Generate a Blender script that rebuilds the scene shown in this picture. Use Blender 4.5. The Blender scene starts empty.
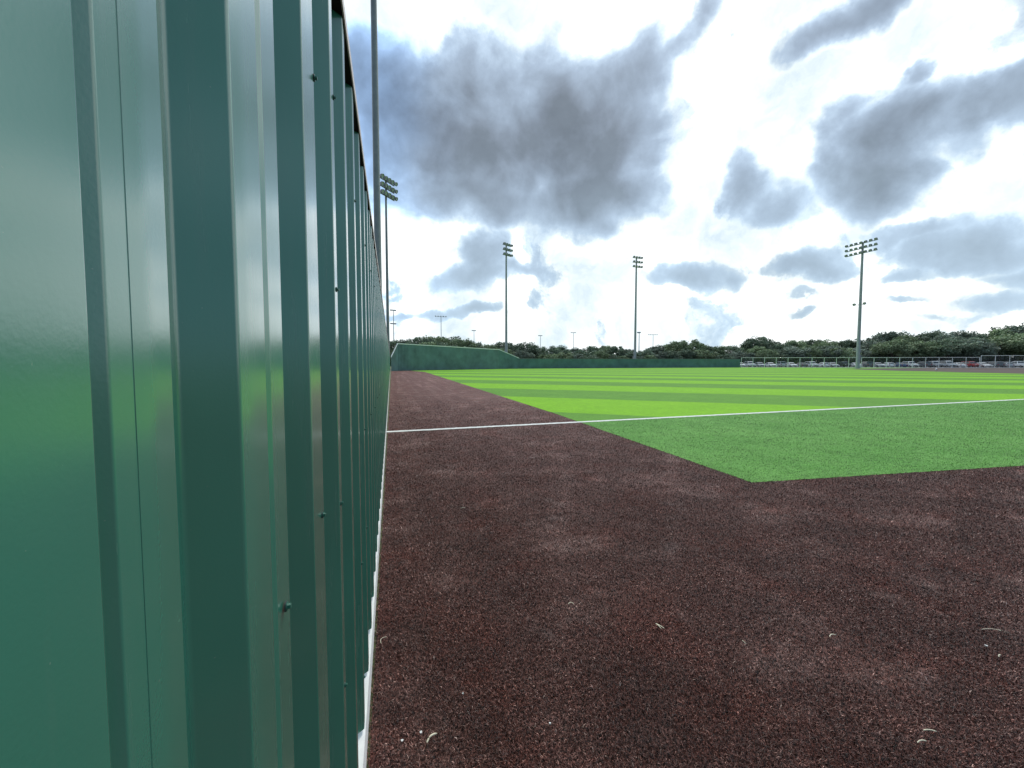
import bpy, bmesh, math, random
import numpy as np
from mathutils import Vector, Matrix
R = math.radians
random.seed(7); rng = np.random.default_rng(11)
scene = bpy.context.scene
col = scene.collection

# ------------------------------------------------------------------ camera
F = 420.0; EYE = 1.6
PSI = math.atan(121/F); TH = math.atan(22/F)
cd = bpy.data.cameras.new('camera'); cam = bpy.data.objects.new('camera', cd); col.objects.link(cam)
cd.sensor_width = 36; cd.lens = F/1024*36; cd.clip_start = 0.01; cd.clip_end = 6000
cam.location = (0, 0, EYE); cam.rotation_euler = (math.pi/2-TH, 0, -PSI)
scene.camera = cam
scene.view_settings.view_transform = 'Standard'; scene.view_settings.look = 'None'; scene.view_settings.exposure = 0

def at(px, Z, z=0.0):
    """ground position of something seen px columns across, Z metres down the view axis"""
    X = (px-512)/F*Z
    return Vector((X*math.cos(PSI)+Z*math.sin(PSI), Z*math.cos(PSI)-X*math.sin(PSI), z))
def raydir(px, py):
    X = (px-512)/F; Y = -(py-384)/F
    fz = math.cos(TH)+Y*math.sin(TH); up = Y*math.cos(TH)-math.sin(TH)
    return Vector((X*math.cos(PSI)+fz*math.sin(PSI), fz*math.cos(PSI)-X*math.sin(PSI), up)).normalized()
def onground(px, py, z=0.0):
    r = raydir(px, py); t = (z-EYE)/r.z
    return Vector((r.x*t, r.y*t, z))
def hgt(py, Z):      # height of something at image row py, Z metres away
    return EYE+(362.0-py)*Z/F

# ------------------------------------------------------------------ objects
def tag(o, label=None, cat=None, group=None, kind=None):
    if label: o['label'] = label
    if cat: o['category'] = cat
    if group: o['group'] = group
    if kind: o['kind'] = kind
    return o
def empty(name, loc, rz=0):
    o = bpy.data.objects.new(name, None); col.objects.link(o); o.location = loc; o.rotation_euler.z = rz
    o.empty_display_size = .3
    return o
class MB:
    def __init__(s): s.v = []; s.f = []; s.sm = []
    def add(s, vs, fs, smooth=False):
        b = len(s.v); s.v += [tuple(v) for v in vs]
        for f in fs: s.f.append(tuple(i+b for i in f)); s.sm.append(smooth)
    def box(s, lo, hi, M=None):
        x0, y0, z0 = lo; x1, y1, z1 = hi
        vs = [Vector(p) for p in ((x0,y0,z0),(x1,y0,z0),(x1,y1,z0),(x0,y1,z0),(x0,y0,z1),(x1,y0,z1),(x1,y1,z1),(x0,y1,z1))]
        if M: vs = [M@v for v in vs]
        s.add(vs, [(0,3,2,1),(4,5,6,7),(0,1,5,4),(1,2,6,5),(2,3,7,6),(3,0,4,7)])
        return s
    def tube(s, pts, rad, n=10, caps=True):
        pts = [Vector(p) for p in pts]
        if not hasattr(rad, '__len__'): rad = [rad]*len(pts)
        rings = []
        for i, p in enumerate(pts):
            d = (pts[min(i+1, len(pts)-1)]-pts[max(i-1, 0)]).normalized()
            u = d.orthogonal().normalized() if abs(d.z) < .99 else Vector((1,0,0))
            u = (u-d*u.dot(d)).normalized(); w = d.cross(u)
            rings.append([p+(u*math.cos(2*math.pi*k/n)+w*math.sin(2*math.pi*k/n))*rad[i] for k in range(n)])
        vs = [v for r in rings for v in r]; fs = []
        for i in range(len(pts)-1):
            for k in range(n): fs.append((i*n+k, i*n+(k+1) % n, (i+1)*n+(k+1) % n, (i+1)*n+k))
        s.add(vs, fs, True)
        if caps:
            s.add(rings[0], [tuple(range(n))[::-1]]); s.add(rings[-1], [tuple(range(n))])
        return s
    def build(s, name, m, parent=None):
        me = bpy.data.meshes.new(name); me.from_pydata(s.v, [], s.f); me.update()
        me.polygons.foreach_set('use_smooth', s.sm)
        if m: me.materials.append(m)
        o = bpy.data.objects.new(name, me); col.objects.link(o)
        if parent: o.parent = parent
        return o
def sheet(name, pts, z, m, kind='structure'):
    mb = MB(); mb.add([(p[0], p[1], z) for p in pts], [tuple(range(len(pts)))])
    return tag(mb.build(name, m), kind=kind)
def copy_tree(o, parent=None):
    c = o.copy(); col.objects.link(c); c.parent = parent
    for ch in list(o.children): copy_tree(ch, c)
    return c

# ------------------------------------------------------------------ materials
class NT:
    def __init__(s, tree): s.t = tree; s.n = tree.nodes; s.l = tree.links
    def node(s, typ, **kw):
        n = s.n.new(typ)
        for k, v in kw.items():
            if k.startswith('i_'):
                key = k[2:]; key = int(key) if key.isdigit() else key.replace('_', ' ')
                if isinstance(v, bpy.types.NodeSocket): s.l.new(v, n.inputs[key])
                else: n.inputs[key].default_value = v
            else: setattr(n, k, v)
        return n
    def math(s, op, a, b=None, c=None, clamp=False):
        n = s.n.new('ShaderNodeMath'); n.operation = op; n.use_clamp = clamp
        for i, v in enumerate((a, b, c)):
            if v is None: continue
            if isinstance(v, bpy.types.NodeSocket): s.l.new(v, n.inputs[i])
            else: n.inputs[i].default_value = v
        return n.outputs[0]
    def mix(s, fac, a, b, blend='MIX'):
        n = s.n.new('ShaderNodeMix'); n.data_type = 'RGBA'; n.blend_type = blend; n.clamp_factor = True
        for i, v in ((0, fac), (6, a), (7, b)):
            if isinstance(v, bpy.types.NodeSocket): s.l.new(v, n.inputs[i])
            else: n.inputs[i].default_value = (v if i == 0 else (v if len(v) == 4 else (*v, 1)))
        return n.outputs[2]
    def noise(s, vec, scale, detail=4, rough=.55, dist=0, out=0):
        n = s.n.new('ShaderNodeTexNoise'); n.inputs['Scale'].default_value = scale; n.inputs['Detail'].default_value = detail
        n.inputs['Roughness'].default_value = rough; n.inputs['Distortion'].default_value = dist
        if vec is not None: s.l.new(vec, n.inputs['Vector'])
        return n.outputs[out]
    def ramp(s, fac, stops, interp='LINEAR'):
        n = s.n.new('ShaderNodeValToRGB'); n.color_ramp.interpolation = interp
        e = n.color_ramp.elements
        while len(e) < len(stops): e.new(.5)
        for i, (p, c) in enumerate(stops):
            e[i].position = p; e[i].color = (*c, 1) if len(c) == 3 else c
        s.l.new(fac, n.inputs[0]); return n.outputs[0]
    def rng(s, v, a, b, c=0., d=1., smooth=False):
        n = s.n.new('ShaderNodeMapRange'); n.clamp = True
        if smooth: n.interpolation_type = 'SMOOTHSTEP'
        s.l.new(v, n.inputs[0])
        for i, x in enumerate((a, b, c, d)): n.inputs[i+1].default_value = x
        return n.outputs[0]
def material(name):
    m = bpy.data.materials.new(name); m.use_nodes = True
    t = NT(m.node_tree); bs = t.n['Principled BSDF']
    return m, t, bs
def setc(t, bs, key, v):
    if isinstance(v, bpy.types.NodeSocket): t.l.new(v, bs.inputs[key])
    else: bs.inputs[key].default_value = v if not (hasattr(v, '__len__') and len(v) == 3) else (*v, 1)
def objvec(t):
    return t.node('ShaderNodeTexCoord').outputs['Object']
def posvec(t):
    return t.node('ShaderNodeNewGeometry').outputs['Position']
def simple(name, c, rough=.6, metal=0., var=.15, scale=6., spec=.5, bump=0.):
    m, t, bs = material(name); v = objvec(t)
    n = t.noise(v, scale, 4)
    k = t.rng(n, .3, .7, 1-var, 1+var)
    mul = t.node('ShaderNodeVectorMath', operation='SCALE', i_0=c); t.l.new(k, mul.inputs[3])
    setc(t, bs, 'Base Color', mul.outputs[0]); setc(t, bs, 'Roughness', rough); setc(t, bs, 'Metallic', metal)
    bs.inputs['Specular IOR Level'].default_value = spec
    if bump:
        b = t.node('ShaderNodeBump', i_Strength=bump, i_Distance=.01); t.l.new(t.noise(v, scale*8, 3), b.inputs['Height']); t.l.new(b.outputs[0], bs.inputs['Normal'])
    return m
M = {}
# glossy green painted steel
def wall_paint(name, base, rough=.21):
    m, t, bs = material(name); v = posvec(t)
    big = t.noise(v, 3.0, 3)
    st = t.node('ShaderNodeMapping', i_Scale=(30, 30, 2.2)); t.l.new(v, st.inputs[0])
    streak = t.noise(st.outputs[0], 1.0, 5, .6)
    c = t.mix(t.rng(big, .3, .7, 0, .5), (*base, 1), tuple(x*1.35+.004 for x in base))
    dust = t.rng(streak, .52, .8, 0, .22)
    c = t.mix(dust, c, (.16, .24, .2, 1))
    sp = t.noise(v, 260, 2, .5)
    c = t.mix(t.rng(sp, .76, .80, 0, .45), c, (.30, .40, .34, 1))
    sep = t.node('ShaderNodeSeparateXYZ'); t.l.new(v, sep.inputs[0])
    low = t.rng(sep.outputs[2], .17, .5, .35, 0)
    c = t.mix(t.math('MULTIPLY', low, t.rng(t.noise(v, 14, 5), .4, .65)), c, (.12, .10, .085, 1))
    setc(t, bs, 'Base Color', c)
    setc(t, bs, 'Roughness', t.rng(streak, .35, .75, rough, rough+.1))
    bs.inputs['Coat Weight'].default_value = .9; bs.inputs['Coat Roughness'].default_value = .19; bs.inputs['Coat IOR'].default_value = 1.78
    bs.inputs['Specular IOR Level'].default_value = .62
    h1 = t.noise(v, 420, 2, .5); st2 = t.node('ShaderNodeMapping', i_Scale=(9, 9, 3)); t.l.new(v, st2.inputs[0])
    h2 = t.noise(st2.outputs[0], 1.0, 3, .5)
    hh = t.math('ADD', t.math('MULTIPLY', h1, .00016), t.math('MULTIPLY', h2, .0014))
    vo = t.node('ShaderNodeTexVoronoi', i_Scale=70.0); t.l.new(v, vo.inputs['Vector'])
    ding = t.rng(vo.outputs['Distance'], 0, .05, 1, 0, True)
    hh = t.math('ADD', hh, t.math('MULTIPLY', ding, .00006))
    b = t.node('ShaderNodeBump', i_Strength=.55, i_Distance=1.0); t.l.new(hh, b.inputs['Height']); t.l.new(b.outputs[0], bs.inputs['Normal'])
    return m
M['wall'] = wall_paint('green painted steel', (.038, .215, .148))
M['farwall'] = simple('far green wall', (.125, .23, .225), .5, var=.25, scale=.6)
M['cap_dark'] = simple('dark cap underside', (.012, .011, .012), .8, var=.2)
M['cap_pale'] = simple('pale cap edge', (.78, .70, .66), .5, var=.1)
M['white'] = simple('white painted curb', (.82, .82, .80), .7, var=.12, scale=12)
M['whitecap'] = simple('white rail', (.88, .89, .87), .5, var=.06)
M['galv'] = simple('galvanised steel', (.27, .285, .30), .5, .35, .12, 2.)
M['galvhaze'] = simple('hazed pole steel', (.42, .44, .46), .55, .1, .08, 2.)  # paler steel for the farther poles, distance haze put into its colour
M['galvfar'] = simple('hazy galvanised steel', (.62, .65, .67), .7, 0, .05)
M['lamp_body'] = simple('lamp housing', (.28, .29, .31), .5, .2, .2)
M['lamp_glass'] = simple('lamp lens', (.45, .47, .5), .25, .0, .1)
M['screw'] = simple('painted screw', (.03, .16, .115), .3, 0, .1, 200)
M['washer'] = simple('rubber washer', (.05, .055, .055), .7, 0, .2, 200)
M['chain'] = simple('galvanised wire', (.62, .63, .64), .6, .1, .05)
M['tyre'] = simple('tyre rubber', (.02, .02, .02), .8)
M['rim'] = simple('alloy rim', (.45, .45, .46), .35, .6)
M['glass'] = simple('car glass', (.03, .04, .05), .08, 0, .1)
M['headlight'] = simple('headlight', (.7, .7, .7), .15)
M['trim'] = simple('black trim', (.03, .03, .03), .5)
M['redlight'] = simple('tail light', (.4, .02, .02), .25)
M['bark'] = simple('bark', (.09, .07, .055), .9, 0, .35, 4, bump=.4)
M['asphalt'] = simple('asphalt', (.075, .075, .078), .9, 0, .25, 1.5)
M['straw'] = simple('dry straw', (.80, .72, .54), .6, 0, .2, 90)
M['orange'] = simple('orange cloth', (.7, .22, .06), .8)

def leafmat(name, c):
    m, t, bs = material(name)
    at_ = t.node('ShaderNodeAttribute', attribute_name='shade')
    oi = t.node('ShaderNodeObjectInfo')
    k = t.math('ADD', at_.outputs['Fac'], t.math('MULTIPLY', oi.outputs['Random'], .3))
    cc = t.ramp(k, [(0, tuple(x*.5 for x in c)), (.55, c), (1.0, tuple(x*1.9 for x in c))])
    setc(t, bs, 'Base Color', cc); setc(t, bs, 'Roughness', .7); bs.inputs['Specular IOR Level'].default_value = .15
    return m
M['leaf_a'] = leafmat('dark oak foliage', (.20, .245, .17))  # distance haze is mixed into the foliage colours, paler and greyer
M['leaf_b'] = leafmat('mid green foliage', (.265, .32, .19))
M['leaf_c'] = leafmat('grey green foliage', (.24, .275, .215))

# ---- ground surfaces
def grassland():
    m, t, bs = material('rough grass'); v = posvec(t)
    c = t.ramp(t.noise(v, .15, 6), [(.3, (.06, .085, .03)), (.7, (.13, .14, .06))])
    setc(t, bs, 'Base Color', c); setc(t, bs, 'Roughness', .95); return m
def track():
    m, t, bs = material('brown track turf'); v = posvec(t)
    n1 = t.noise(v, .9, 5, .6); n2 = t.noise(v, 3.2, 6, .65); n3 = t.noise(v, 120, 3, .7); n4 = t.noise(v, 45, 4, .7)
    fl = t.node('ShaderNodeMapping', i_Scale=(2.6, .09, 1)); t.l.new(v, fl.inputs[0]); drag = t.noise(fl.outputs[0], 1, 4, .55)
    c = t.mix(t.rng(n1, .35, .65), (.080, .028, .021, 1), (.115, .052, .043, 1))
    sep = t.node('ShaderNodeSeparateXYZ'); t.l.new(v, sep.inputs[0])
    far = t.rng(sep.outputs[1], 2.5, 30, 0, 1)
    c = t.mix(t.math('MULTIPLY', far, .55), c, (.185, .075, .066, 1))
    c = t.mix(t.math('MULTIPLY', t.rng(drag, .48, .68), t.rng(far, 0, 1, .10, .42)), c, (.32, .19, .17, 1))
    pale = t.math('MULTIPLY', t.rng(n2, .52, .72, 0, .55), t.rng(t.noise(v, 1.4, 2), .45, .62))
    c = t.mix(pale, c, (.26, .20, .185, 1))
    g = t.rng(n3, .35, .68, .12, 1.7); g2 = t.rng(n4, .3, .7, .65, 1.35)
    sc = t.node('ShaderNodeVectorMath', operation='SCALE'); t.l.new(c, sc.inputs[0]); t.l.new(t.math('MULTIPLY', g, g2), sc.inputs[3])
    setc(t, bs, 'Base Color', patches(t, v, sc.outputs[0])); setc(t, bs, 'Roughness', .75); bs.inputs['Specular IOR Level'].default_value = .2
    b = t.node('ShaderNodeBump', i_Strength=.9, i_Distance=.012); t.l.new(n3, b.inputs['Height']); t.l.new(b.outputs[0], bs.inputs['Normal'])
    return m
FOUL_A, FOUL_S = 9.93, .046         # the line: y = A + S x
STR = R(37)                          # normal of the mowing stripes
def green():
    m, t, bs = material('green turf'); v = posvec(t)
    sep = t.node('ShaderNodeSeparateXYZ'); t.l.new(v, sep.inputs[0]); x, y = sep.outputs[0], sep.outputs[1]
    wob = t.math('MULTIPLY', t.math('SUBTRACT', t.noise(v, .9, 3), .5), .25)
    s = t.math('ADD', t.math('ADD', t.math('MULTIPLY', x, math.sin(STR)), t.math('MULTIPLY', y, math.cos(STR))), wob)
    # bands 5.2 m wide, light from 12.9 to 18.1
    ph = t.math('FRACT', t.math('DIVIDE', t.math('SUBTRACT', s, 12.9), 10.4))
    tri = t.math('ABSOLUTE', t.math('SUBTRACT', ph, .5))            # .5 -> 0 -> .5
    lit = t.rng(t.math('ABSOLUTE', t.math('SUBTRACT', ph, .25)), .235, .265, 1, 0, True)
    n1 = t.noise(v, .7, 4); n2 = t.noise(v, 22, 5, .7); n3 = t.noise(v, 160, 2, .6)
    dark = t.mix(t.rng(n1, .3, .7), (.10, .265, .024, 1), (.125, .31, .032, 1))
    light = t.mix(t.rng(n1, .3, .7), (.18, .435, .009, 1), (.215, .485, .012, 1))
    field = t.mix(lit, dark, light)
    foul = t.mix(t.rng(n1, .3, .7), (.095, .265, .045, 1), (.145, .34, .072, 1))
    side = t.math('GREATER_THAN', t.math('SUBTRACT', y, t.math('MULTIPLY', x, FOUL_S)), FOUL_A)
    c = t.mix(side, foul, field)
    mf = t.node('ShaderNodeMapping', i_Scale=(3, 26, 1)); t.l.new(v, mf.inputs[0])
    n4 = t.noise(mf.outputs[0], 1, 5, .7)
    g = t.math('MULTIPLY', t.rng(n2, .25, .75, .72, 1.28), t.math('MULTIPLY', t.rng(n3, .3, .7, .55, 1.45), t.rng(n4, .3, .7, .68, 1.32)))
    sc = t.node('ShaderNodeVectorMath', operation='SCALE'); t.l.new(c, sc.inputs[0]); t.l.new(g, sc.inputs[3])
    setc(t, bs, 'Base Color', sc.outputs[0]); setc(t, bs, 'Roughness', .8); bs.inputs['Specular IOR Level'].default_value = .15
    b = t.node('ShaderNodeBump', i_Strength=.6, i_Distance=.015); t.l.new(n2, b.inputs['Height']); t.l.new(b.outputs[0], bs.inputs['Normal'])
    return m
def patches(t, v, c):
    d = t.math('MULTIPLY', t.rng(t.noise(v, .95, 7, .70), .50, .66, 0, 1, True), t.rng(t.noise(v, 26, 4, .7), .38, .66, .25, 1))
    up = t.node('ShaderNodeVectorMath', operation='SCALE'); t.l.new(c, up.inputs[0]); t.l.new(t.math('ADD', 1.0, t.math('MULTIPLY', d, 1.5)), up.inputs[3])
    bw = t.node('ShaderNodeRGBToBW'); t.l.new(up.outputs[0], bw.inputs[0])
    gr = t.node('ShaderNodeVectorMath', operation='SCALE', i_0=(1.42, .92, .82)); t.l.new(bw.outputs[0], gr.inputs[3])
    c = t.mix(t.math('MULTIPLY', d, .75), up.outputs[0], gr.outputs[0])
    c = t.mix(t.math('MULTIPLY', d, .14), c, (.40, .31, .28, 1))
    r = t.rng(t.noise(v, 1.6, 5, .65, 0, 0), .52, .36, 0, 1, True)
    c = t.mix(t.math('MULTIPLY', r, .6), c, (1.0, .70, .62, 1), 'MULTIPLY')
    return c
def line_paint():
    m, t, bs = material('white line turf'); v = posvec(t)
    n = t.noise(v, 60, 4, .7)
    setc(t, bs, 'Base Color', t.ramp(n, [(.3, (.55, .56, .52)), (.6, (.86, .87, .84))])); setc(t, bs, 'Roughness', .85); return m
def fibre(name, stops, clump=(.10, 3.1)):
    m, t, bs = material(name)
    a = t.node('ShaderNodeAttribute', attribute_name='shade')
    c = t.ramp(a.outputs['Fac'], stops)
    v = posvec(t)
    n = t.noise(v, 2.2, 5, .6)
    sc = t.node('ShaderNodeVectorMath', operation='SCALE'); t.l.new(c, sc.inputs[0]); cl = t.noise(v, 75, 2, .6); k2 = t.math('MULTIPLY', t.rng(n, .38, .68, .72, 1.8), t.rng(cl, .36, .66, clump[0], clump[1])); t.l.new(k2, sc.inputs[3])
    cc = sc.outputs[0]
    if clump[0] < .5:
        cc = patches(t, v, cc)
    setc(t, bs, 'Base Color', cc); setc(t, bs, 'Roughness', .42); bs.inputs['Specular IOR Level'].default_value = .45
    return m
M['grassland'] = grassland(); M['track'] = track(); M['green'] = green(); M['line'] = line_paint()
M['fib_brown'] = fibre('brown turf fibre', [(0, (.010, .004, .003)), (.42, (.058, .021, .016)), (.70, (.135, .062, .050)), (.88, (.25, .145, .118)), (1, (.44, .33, .285))])  # wide ramp; its palest stops put sparkle into the fibre colour
M['fib_green'] = fibre('green turf fibre', [(0, (.05, .15, .025)), (.5, (.128, .32, .062)), (1, (.31, .56, .17))], (.8, 1.2))

# ------------------------------------------------------------------ the setting
sheet('ground', [(-1500, -1500), (3000, -1500), (3000, 3000), (-1500, 3000)], 0, M['grassland'])
FA, FB, FB2, FC = at(391.3, 74), at(499, 98), at(519, 102), at(740, 124)
FD = at(979, 113); FE = at(1180, 104)
e0 = onground(425, 372)
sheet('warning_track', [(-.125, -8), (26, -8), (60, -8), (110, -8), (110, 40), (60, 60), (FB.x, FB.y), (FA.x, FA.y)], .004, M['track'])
G0 = onground(752, 483); G1 = onground(1024, 466)
gd = (G1-G0)
rag = [G0+gd*(k*.045/gd.length)+Vector((0, random.uniform(-.007, .007), 0)) for k in range(1, 300)]
rag2 = [Vector((4.57+(yy-4.4)*.0385+random.uniform(-.007, .007), yy, 0)) for yy in np.arange(11.95, 4.45, -.05)]
poly = [G0]+rag+[G0+gd*24, (230, 20), (230, 95), FE, FD, FC, (FB2.x, FB2.y, 0), FB, FA+(FB-FA)*.14, (5.25, 68.0, 0), (4.862, 12, 0)]+rag2
sheet('outfield_turf', [(p[0], p[1]) for p in poly], .008, M['green'])
dirt = [onground(836, 368.9), onground(890, 370.6), onground(1024, 373.9), onground(1150, 376.2), onground(1150, 367.6), onground(960, 367.4)]
o = sheet('infield_dirt', [(p.x, p.y) for p in dirt], .012, simple('infield dirt', (.075, .05, .038), .9, 0, .25, .3))
hw = .095
mb = MB(); xs = [-.12+k*.06 for k in range(420)]+[40, 70, 100]
lo = [(x, FOUL_A+x*FOUL_S-hw+random.uniform(-.014, .014), .012) for x in xs]; hi = [(x, FOUL_A+x*FOUL_S+hw+random.uniform(-.014, .014), .012) for x in xs]
mb.add(lo+hi, [(i, i+1, len(xs)+i+1, len(xs)+i) for i in range(len(xs)-1)])
tag(mb.build('foul_line', M['line']), kind='structure')
n_out = (FD-FC).normalized(); n_perp = Vector((-n_out.y, n_out.x, 0))
if n_perp.dot(FC) < 0: n_perp = -n_perp
pk = [FC-n_out*20+n_perp*2.0, FD+n_out*120+n_perp*2.0, FD+n_out*120+n_perp*42, FC-n_out*20+n_perp*42]
sheet('parking_lot', [(p.x, p.y) for p in pk], .008, M['asphalt'])

# ------------------------------------------------------------------ artificial turf fibres (countless)
def fibres(name, label, n, sampler, mat, h0, w0):
    x, y, sc = sampler(n); n = len(x)
    a = rng.uniform(0, 2*np.pi, n); lean = rng.uniform(.15, 1.25, n)
    H = h0*rng.uniform(.5, 1.25, n)*sc**.35; W = w0*rng.uniform(.6, 1.4, n)*sc
    dx, dy = np.cos(a), np.sin(a); b = a+np.pi/2+rng.uniform(-.5, .5, n); px, py = np.cos(b)*W/2, np.sin(b)*W/2
    curl = rng.uniform(.2, 1.2, n)
    P = np.zeros((n, 5, 3), np.float32)
    P[:, 0] = np.stack([x-px, y-py, np.full(n, .004)], 1); P[:, 1] = np.stack([x+px, y+py, np.full(n, .004)], 1)
    mx = x+dx*H*lean*.45; my = y+dy*H*lean*.45; mz = .004+H*.68
    P[:, 2] = np.stack([mx+px*.8, my+py*.8, mz], 1); P[:, 3] = np.stack([mx-px*.8, my-py*.8, mz], 1)
    P[:, 4] = np.stack([mx+dx*H*curl*.8, my+dy*H*curl*.8, mz+H*.32*(1.2-curl)], 1)
    idx = np.array([0, 1, 2, 0, 2, 3, 3, 2, 4]); L = (np.arange(n)[:, None]*5+idx[None]).astype(np.int32).ravel()
    me = bpy.data.meshes.new(name)
    me.vertices.add(n*5); me.vertices.foreach_set('co', P.ravel())
    me.loops.add(len(L)); me.loops.foreach_set('vertex_index', L)
    me.polygons.add(n*3); me.polygons.foreach_set('loop_start', np.arange(0, n*9, 3, dtype=np.int32)); me.polygons.foreach_set('loop_total', np.full(n*3, 3, np.int32))
    me.update(); me.validate()
    s = np.repeat(rng.beta(2.2, 2.6, n), 5).astype(np.float32)
    at_ = me.attributes.new('shade', 'FLOAT', 'POINT'); at_.data.foreach_set('value', s)
    me.materials.append(mat)
    o = bpy.data.objects.new(name, me); col.objects.link(o); tag(o, label, 'artificial turf', kind='stuff'); return o
def edge_y(x):   # near edge of the green
    return G0.y+(x-G0.x)*gd.y/gd.x
def side_x(y): return 4.57+(y-4.4)*.0385
def is_green(x, y):
    return (x > np.where(y < 12, side_x(y), 4.86)) & (y > edge_y(x))
def polar(n, z0, z1, p):
    u = rng.uniform(0, 1, n); q = 2-p         # area density ~ Z^-p
    Z = (z0**q+u*(z1**q-z0**q))**(1/q)
    X = rng.uniform(-1.0, 1.55, n)*Z+rng.uniform(-.3, .3, n)
    return X*math.cos(PSI)+Z*math.sin(PSI), Z*math.cos(PSI)-X*math.sin(PSI), Z
def s_brown(n):
    x, y, Z = polar(n, 1.0, 20, 1.8)
    k = (x > -.116) & ~is_green(x, y) & (rng.uniform(0, 1, n) > np.clip((Z-6)/14, 0, 1)**.8) & (np.abs(y-FOUL_A-FOUL_S*x) > .11); return x[k], y[k], np.clip(Z[k]/2.0, .8, 8)**.62
def s_green(n):
    x, y, Z = polar(n, 4.2, 30, 1.95)
    k = is_green(x, y) & (y-x*FOUL_S < FOUL_A-.1); return x[k], y[k], np.clip(Z[k]/4.0, .8, 7)**.75
fibres('track_turf_fibres', 'short dark reddish brown synthetic turf fibres covering the track', 900000, s_brown, M['fib_brown'], .014, .0029)
fibres('foul_turf_fibres', 'short mid green synthetic turf fibres between the track and the white line', 520000, s_green, M['fib_green'], .016, .0030)

# ------------------------------------------------------------------ the near fence
D = .12; REC = .034; ZB, ZT = .172, 2.586
fence = empty('metal_fence', (-D, 0, 0))
tag(fence, 'tall dark green ribbed sheet metal fence along the side of the brown track', 'fence')
fence_inv = Vector((D, 0, 0))
def rib(ys, ye, lat=0, extra=None): return dict(ys=ys, ye=ye, lat=lat, extra=extra)
# (y, x) polyline of the rib profile, x measured outwards from -D (0 = rib top, -REC = pan)
ribs = []
for k in range(-26, 0): ribs.append((-.06+k*.32-.10+.0, -.06+k*.32+.04))
special = [(.05, .2891), (.4000, .5432), (.7103, .8114), (1.0409, 1.0896), (1.3440, 1.3900)]
y = 1.664
while y < 77.5: special.append((y, y+.046)); y += .3195
prof = []      # list of (y, x, radius)
for i, (a, b) in enumerate(ribs+special):
    if (a, b) == (.05, .2891):
        prof += [(a-.03, -REC, .003), (a, 0, .003), (.2168, 0, .0012), (.2203, -.0065, .0008), (.2286, 0, .0012), (.2466, -.0001, .0001), (.2467, .0002, .0001), (b-.026, .0003, .012), (b, -.0020, .0015), (b+.022, -REC, .003)]
    elif (a, b) == (.4000, .5432):
        prof += [(a-.028, -REC, .003), (a, -.0012, .003), (.425, .0, .02), (.4712, 0, .0012), (.4745, -.0045, .0008), (.4884, 0, .0012), (b, 0, .003), (b+.022, -REC, .003)]
    else:
        prof += [(a-.026, -REC, .003), (a, 0, .0025), (b, 0, .0025), (b+.022, -REC, .003)]
    prof[-1] = (*prof[-1][:3],)
def fillet(P):
    out = []     # (pos, normal)
    def nrm(a, b):
        d = Vector((b[0]-a[0], b[1]-a[1])).normalized(); return Vector((-d.y, d.x))  # towards +x when going +y
    for i, p in enumerate(P):
        v = Vector(p[:2])
        if i == 0 or i == len(P)-1:
            out.append((v, nrm(P[i], P[i+1]) if i == 0 else nrm(P[i-1], P[i]))); continue
        a, b = Vector(P[i-1][:2]), Vector(P[i+1][:2])
        da, db = (a-v), (b-v); n0, n1 = nrm(P[i-1], P[i]), nrm(P[i], P[i+1])
        t = min(p[2], da.length*.4, db.length*.4)
        s, e = v+da.normalized()*t, v+db.normalized()*t
        K = 4
        for k in range(K+1):
            u = k/K; q = s*(1-u)**2+v*2*u*(1-u)+e*u*u
            out.append((q, (n0*(1-u)+n1*u).normalized()))
    return out
def nrmfix(n): return Vector((n[1], n[0]))
curve = fillet(prof)
# profile coordinates are (y, x); 2-D normal above is (-dx, dy) in (y, x) space
pan_mids = []
allr = ribs+special
cuts = []
k0 = 3
for j in range(k0, len(allr), 3):
    cuts.append((allr[j-1][1]+.022+allr[j][0]-.026)/2)
sheets = []; cur = []; ci = 0
for q, n in curve:
    if ci < len(cuts) and q.x > cuts[ci]:
        c = Vector((cuts[ci], -REC)); cur.append((c, Vector((0, 1)))); sheets.append(cur); cur = [(c, Vector((0, 1)))]; ci += 1
    cur.append((q, n))
sheets.append(cur)
def make_sheet(pts):
    lv = [ZB, .6, 1.2, 1.8, ZT] if pts[0][0].x < 6 else [ZB, ZT]
    jit = random.uniform(-.004, .004)
    lv = [lv[0]+jit]+lv[1:-1]+[lv[-1]+random.uniform(-.004, .004)]
    vs, ns, fs = [], [], []
    for q, n in pts:
        N = Vector((n.y, n.x, 0)).normalized()
        if N.x < 0 and abs(N.x) > .3: N = -N
        for z in lv: vs.append((q.y, q.x, z)); ns.append(N)
    m = len(lv)
    for i in range(len(pts)-1):
        for k in range(m-1):
            fs.append((i*m+k, (i+1)*m+k, (i+1)*m+k+1, i*m+k+1))
    me = bpy.data.meshes.new('metal_sheet'); me.from_pydata(vs, [], fs); me.update()
    me.polygons.foreach_set('use_smooth', [True]*len(fs))
    me.normals_split_custom_set_from_vertices([tuple(n) for n in ns])
    me.materials.append(M['wall'])
    o = bpy.data.objects.new('metal_sheet', me); col.objects.link(o); o.parent = fence
    return o
for s in sheets: make_sheet(s)
mb = MB()
mb.box((-.115, -9, 0), (.0035, 76, .155)); cb = mb.build('curb', M['white'], fence)
mb = MB(); mb.box((-.30, -9, ZT+.007), (.0020, 76, ZT+.040)); mb.box((-.09, -9, ZT-.12), (-REC-.012, 76, ZT+.0065)); mb.build('top_cap', M['cap_dark'], fence)
mb = MB(); mb.box((.0022, -9, ZT+.004), (.0062, 76, ZT+.042)); mb.build('cap_edge', M['cap_pale'], fence)
mb = MB()
for k in range(-3, 26): mb.box((-.24, k*3.0, 0), (-.14, k*3.0+.1, ZT-.1))
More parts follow.
